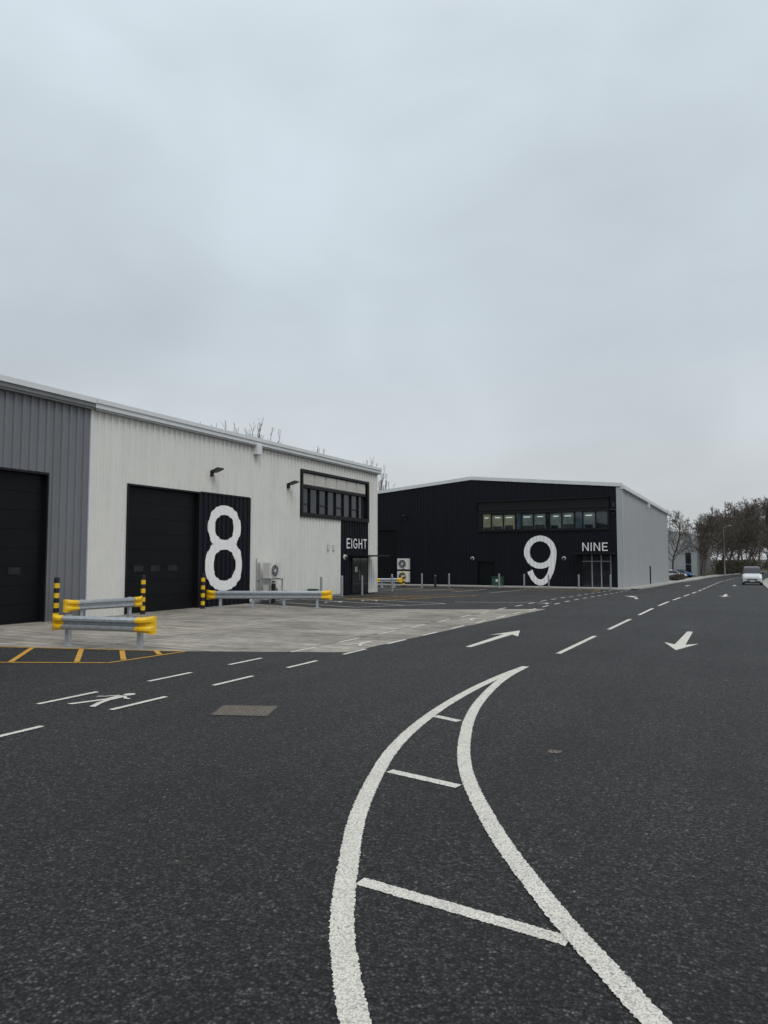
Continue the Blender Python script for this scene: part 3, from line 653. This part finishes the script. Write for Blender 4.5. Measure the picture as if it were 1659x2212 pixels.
# ------------------------------------------------------------------ vehicles
def vehicle(name,loc,rot,st,W,waist,pm,glass_top,cab,wheels,wr):
    e=empty(name,loc,rot); mb=MB(); ring=[]
    for y,T,wt in st:
        zw=min(waist,T-.1); ww=W if .15<y<st[-1][0]-.1 else W*.93
        ring.append([(-ww+.04,y,.28),(-ww,y,.42),(-ww,y,zw*.8),(-ww+.02,y,zw),(-wt,y,T-.07),(-wt+.14,y,T),(wt-.14,y,T),(wt,y,T-.07),(ww-.02,y,zw),(ww,y,zw*.8),(ww,y,.42),(ww-.04,y,.28)])
    n_=12; vs=[p for r_ in ring for p in r_]; 
    for i in range(len(ring)-1):
        for j in range(n_):
            a=i*n_+j;b2=i*n_+(j+1)%n_; mi=0
            if j in(3,7) and i in cab: mi=1
            if j in(4,5,6) and i in glass_top: mi=1
            mb.f.append((a,b2,b2+n_,a+n_)); mb.m.append(mi)
    mb.v=vs; mb.f.append(tuple(range(n_))); mb.m.append(0); mb.f.append(tuple(range(len(vs)-n_,len(vs)))); mb.m.append(0)
    o=mb.obj("body",[pm,M['glass']],e,bev=.02)
    k=MB(); T0=st[0][1]
    k.box(-W*.82,W*.82,-.07,.02,.26,.46,0); k.box(-W*.5,W*.5,-.035,.01,.52,T0*.78,0)
    k.box(-.26,.26,-.085,-.07,.4,.52,2)
    for s in(-1,1): k.box(s*W*.62-.17,s*W*.62+.17,-.03,.06,T0*.72,T0*.93,1); k.box(s*(W+.1)-.1,s*(W+.1)+.1,st[cab[0]][0]+.2,st[cab[0]][0]+.32,waist+.02,waist+.24,0)
    k.box(-W*.8,W*.8,st[-1][0]-.02,st[-1][0]+.05,.28,.5,0)
    k.obj("trim",[M['blk'],M['lampg'],M['plate']],e,bev=.01)
    for y in wheels:
        for s in(-1,1):
            k=MB(); k.tube((s*(W-.21),y,wr),(s*(W+.015),y,wr),wr,wr,24,0); k.tube((s*(W+.016),y,wr),(s*(W+.025),y,wr),wr*.62,wr*.55,16,1); k.tube((s*(W-.2),y,wr+.02),(s*(W+.006),y,wr+.02),wr*1.18,wr*1.18,24,2)
            k.obj("wheel",[M['tyre'],M['steel'],M['blk']],e)
    return e
vehicle("van",(.48,86,zg(88)+.005),0,[(0,.85,.80),(.12,1.02,.82),(.55,1.16,.84),(.95,1.24,.86),(1.55,1.80,.80),(1.95,1.95,.78),(3.1,1.97,.78),(4.6,1.95,.78),(4.85,1.8,.78),(4.95,1.1,.8)],.95,1.18,M['vanp'],[3,4],[3,4,5],[.85,4.0],.33)
car=[(0,.62,.7),(.12,.74,.74),(1.0,.92,.76),(1.9,1.40,.6),(2.9,1.44,.6),(3.7,1.05,.66),(4.2,.98,.7),(4.3,.6,.7)]
vehicle("car",(-9.2,129,zg(130)+.005),math.radians(70),car,.87,.86,M['carw'],[2,4],[2,3,4],[.75,3.4],.31)
vehicle("car",(-8.6,137,zg(130)+.005),math.radians(70),car,.87,.86,M['carb'],[2,4],[2,3,4],[.75,3.4],.31)
vehicle("car",(3.6,96,zg(96)+.11),math.radians(0),car,.87,.86,M['carb'],[2,4],[2,3,4],[.75,3.4],.31)

mb=MB(); lx,ly=-3.9,156; lz=zg(ly); mb.tube((lx,ly,lz),(lx,ly,lz+1.4),.12,.12,12); mb.tube((lx,ly,lz+1.4),(lx,ly,lz+9.6),.09,.07,12); mb.tube((lx,ly,lz+9.55),(lx+1.,ly,lz+9.8),.05,.05,8); mb.box(lx+.8,lx+1.5,ly-.15,ly+.15,lz+9.75,lz+9.9)
mb.obj("street_lamp",M['steel'])

# ------------------------------------------------------------------ trees (bare winter crowns)
def gen_tree(mb,seed,h,ang,up,base=(0,0,0),maxlv=4,tr=.2,minr=.016,first=.18,side=.5,nk=2,lean=(0,0)):
    q=random.Random(seed)
    def br(p,d,L,r_,lv):
        steps=(11,6,4,3,2)[lv]
        for i in range(steps):
            t=(i+1)/steps
            d=(d+Vector((q.gauss(0,.13),q.gauss(0,.13),q.gauss(0,.07)+up*.10))).normalized() if lv or not lean[0]+lean[1] else (d+Vector((q.gauss(0,.03),q.gauss(0,.03),0))).normalized()
            p2=p+d*(L/steps); r2=max(minr,r_*(1-.75/steps)); mb.tube(p,p2,r_,r2,6 if lv==0 else 3,0,False)
            if lv<maxlv and (t>first if lv==0 else True):
                for k in range(nk if lv<3 else 2):
                    if q.random()<.9:
                        th=q.uniform(0,6.283); a=ang*q.uniform(.65,1.25)
                        x_=d.orthogonal().normalized(); y_=d.cross(x_)
                        sd=(d*math.cos(a)+(x_*math.cos(th)+y_*math.sin(th))*math.sin(a)+Vector((0,0,up*.2))).normalized()
                        LL=L*side*(1.15-.75*t if lv==0 else q.uniform(.6,1.1)*(1.05-.4*t))
                        br(p2,sd,LL,max(minr,r2*.55),lv+1)
            p=p2;r_=r2
    br(Vector(base),Vector((q.gauss(0,.02)+lean[0],q.gauss(0,.02)+lean[1],1)).normalized(),h,tr,0)
tm=[]
for sd in(1,2,3,4):
    mb=MB(); gen_tree(mb,sd,10,.85,.35,maxlv=3,tr=.18,minr=.021,first=.2,side=.54,nk=2)
    me=bpy.data.meshes.new("tree_mesh"); me.from_pydata(mb.v,[],mb.f); me.materials.append(M['bark']); zmax=max(v[2] for v in mb.v); tm.append((me,zmax))
pm_=[]
for sd in(11,12,13):
    mb=MB(); q=random.Random(sd)
    for k in range(13):
        a=k*.483; rr=.08*(1,.35,.7)[k%3]
        gen_tree(mb,sd*20+k,18*q.uniform(.84,1.)*(1.05-rr),.34,1.2,maxlv=2,tr=.075,minr=.0135,first=.3,side=.16,nk=3,lean=(rr*math.cos(a)+1e-4,rr*math.sin(a)))
    me=bpy.data.meshes.new("poplar_mesh"); me.from_pydata(mb.v,[],mb.f); me.materials.append(M['hazebark']); zmax=max(v[2] for v in mb.v); pm_.append((me,zmax))
def tree(name,lst,i,x,y,h,rot):
    me,zm=lst[i%len(lst)]; o=bpy.data.objects.new(name,me); col.objects.link(o); s=h/zm; o.scale=(s,s,s); o.location=(x,y,zg(y)-.05); o.rotation_euler=(0,0,rot); return o
for i,(x,y,h) in enumerate([(-11.6,134,12),(-6.9,142,13),(-5.0,160,15),(-3.6,170,16),(-2.0,184,17.5),(.5,200,19),(5.2,108,12),(5.0,120,14),(5.4,133,15.5),(6.2,146,17),(8,160,18.5),(3.0,212,20),(-2.5,216,19),(5.5,226,20),(9,222,20),(-5.5,226,18),(-8.2,157,12.5),(4.6,170,18),(1.2,240,20),(-.6,206,18.5)]):
    tree("bare_tree",tm,i,x,y,h,i*1.7)
for i,(x,y,h) in enumerate([(-60,74.6,21.8),(-60,79.8,21.8),(-60,95.3,20.9),(-60,107,21.1),(-60,111.5,21.1),(-60,117.3,19.6)]):
    tree("poplar_tree",pm_,i,x,y,h,i*2.1)
mb=MB()
for i in range(20): gen_tree(mb,50+i,14+R.random()*3,.85,.35,base=(-14+i*2.9+R.uniform(-1,1),262+R.uniform(-8,8),-1.3),maxlv=2,tr=.2,minr=.05,side=.5,nk=3)
mb.obj("distant_treeline",M['bark'])
M['hedge']=paint("undergrowth_leaf",(.06,.05,.032),.9,var=.5,scale=1.2)
def hedge(x0,y0,x1,y1,h,wd,n_):
    mb=MB(); a=Vector((x0,y0));b2=Vector((x1,y1))
    for i in range(n_):
        c=a+(b2-a)*R.random(); x=c.x+R.gauss(0,wd/2.5); y=c.y+R.gauss(0,wd/2.5); hh=h*(.65+.35*math.sin(c.y*.7+c.x*.9)); z=zg(y)+R.random()**.8*hh; s=R.uniform(.06,.16)
        v=[Vector((R.gauss(0,s),R.gauss(0,s),R.gauss(0,s)))+Vector((x,y,z)) for _ in range(3)]; mb.add(v,[(0,1,2)])
    mb.obj("hedge",M['hedge'])
hedge(4.2,98,9,170,2.4,1.6,10000); hedge(-5.0,158,2,205,3,1.6,10000); hedge(-14,250,28,252,6,3,14000); hedge(-8.9,104,-9.4,126,.9,.5,2500)

# ------------------------------------------------------------------ world & light
wd=bpy.data.worlds.new("World"); sc.world=wd; wd.use_nodes=True; n=wd.node_tree.nodes; l=wd.node_tree.links; n.clear()
out=n.new("ShaderNodeOutputWorld"); b1=n.new("ShaderNodeBackground"); b2=n.new("ShaderNodeBackground"); mx=n.new("ShaderNodeMixShader"); mx.inputs[0].default_value=.93
sky=n.new("ShaderNodeTexSky"); sky.sky_type='NISHITA'; sky.sun_disc=False; sky.sun_elevation=math.radians(52); sky.sun_rotation=math.radians(125)
l.new(sky.outputs[0],b1.inputs[0]); b1.inputs[1].default_value=.08
tc=n.new("ShaderNodeTexCoord"); sx_=n.new("ShaderNodeSeparateXYZ"); l.new(tc.outputs["Generated"],sx_.inputs[0])
rp=ramp(n,[(0,(.60,.625,.645)),(.12,(.575,.61,.635)),(.32,(.535,.60,.65)),(.62,(.65,.73,.79)),(1.,(1.1,1.15,1.2))]); l.new(sx_.outputs[2],rp.inputs[0])
mp=n.new("ShaderNodeMapping"); mp.inputs["Scale"].default_value=(1,1,1.9); mp.inputs["Location"].default_value=(.4,.2,.1); l.new(tc.outputs["Generated"],mp.inputs[0])
c1=noise(n,l,mp.outputs[0],1.5,3,.45); c1.inputs["Distortion"].default_value=.3; r1=ramp(n,[(.34,.90),(.66,1.13)]); l.new(c1.outputs[0],r1.inputs[0])
c2=noise(n,l,mp.outputs[0],4.5,5,.5); c2.inputs["Distortion"].default_value=.4; r2=ramp(n,[(.32,.96),(.68,1.04)]); l.new(c2.outputs[0],r2.inputs[0])
cc=mixc(n,l,rp.outputs[0],r1.outputs[0],1.,'MULTIPLY')
l.new(mixc(n,l,cc,r2.outputs[0],1.,'MULTIPLY'),b2.inputs[0]); b2.inputs[1].default_value=1.
l.new(b1.outputs[0],mx.inputs[1]); l.new(b2.outputs[0],mx.inputs[2]); l.new(mx.outputs[0],out.inputs[0])
sl=bpy.data.lights.new("sun","SUN"); sl.energy=1.15; sl.angle=math.radians(30); sl.color=(1,.97,.93)
so=bpy.data.objects.new("sun",sl); col.objects.link(so)
az=math.radians(125); el=math.radians(52); dirv=Vector((math.sin(az)*math.cos(el),math.cos(az)*math.cos(el),math.sin(el)))
so.rotation_euler=dirv.to_track_quat('Z','Y').to_euler()

# ------------------------------------------------------------------ camera
c=bpy.data.cameras.new("camera"); co=bpy.data.objects.new("camera",c); col.objects.link(co)
c.sensor_fit='VERTICAL'; c.sensor_height=36; c.lens=36*1534/2212; c.clip_end=4000; c.clip_start=.05
co.location=(0,0,2.1); co.rotation_euler=(math.radians(90)+math.atan(100/1534),0,math.radians(27))
sc.camera=co
sc.view_settings.view_transform='Standard'; sc.view_settings.look='None'; sc.view_settings.exposure=0
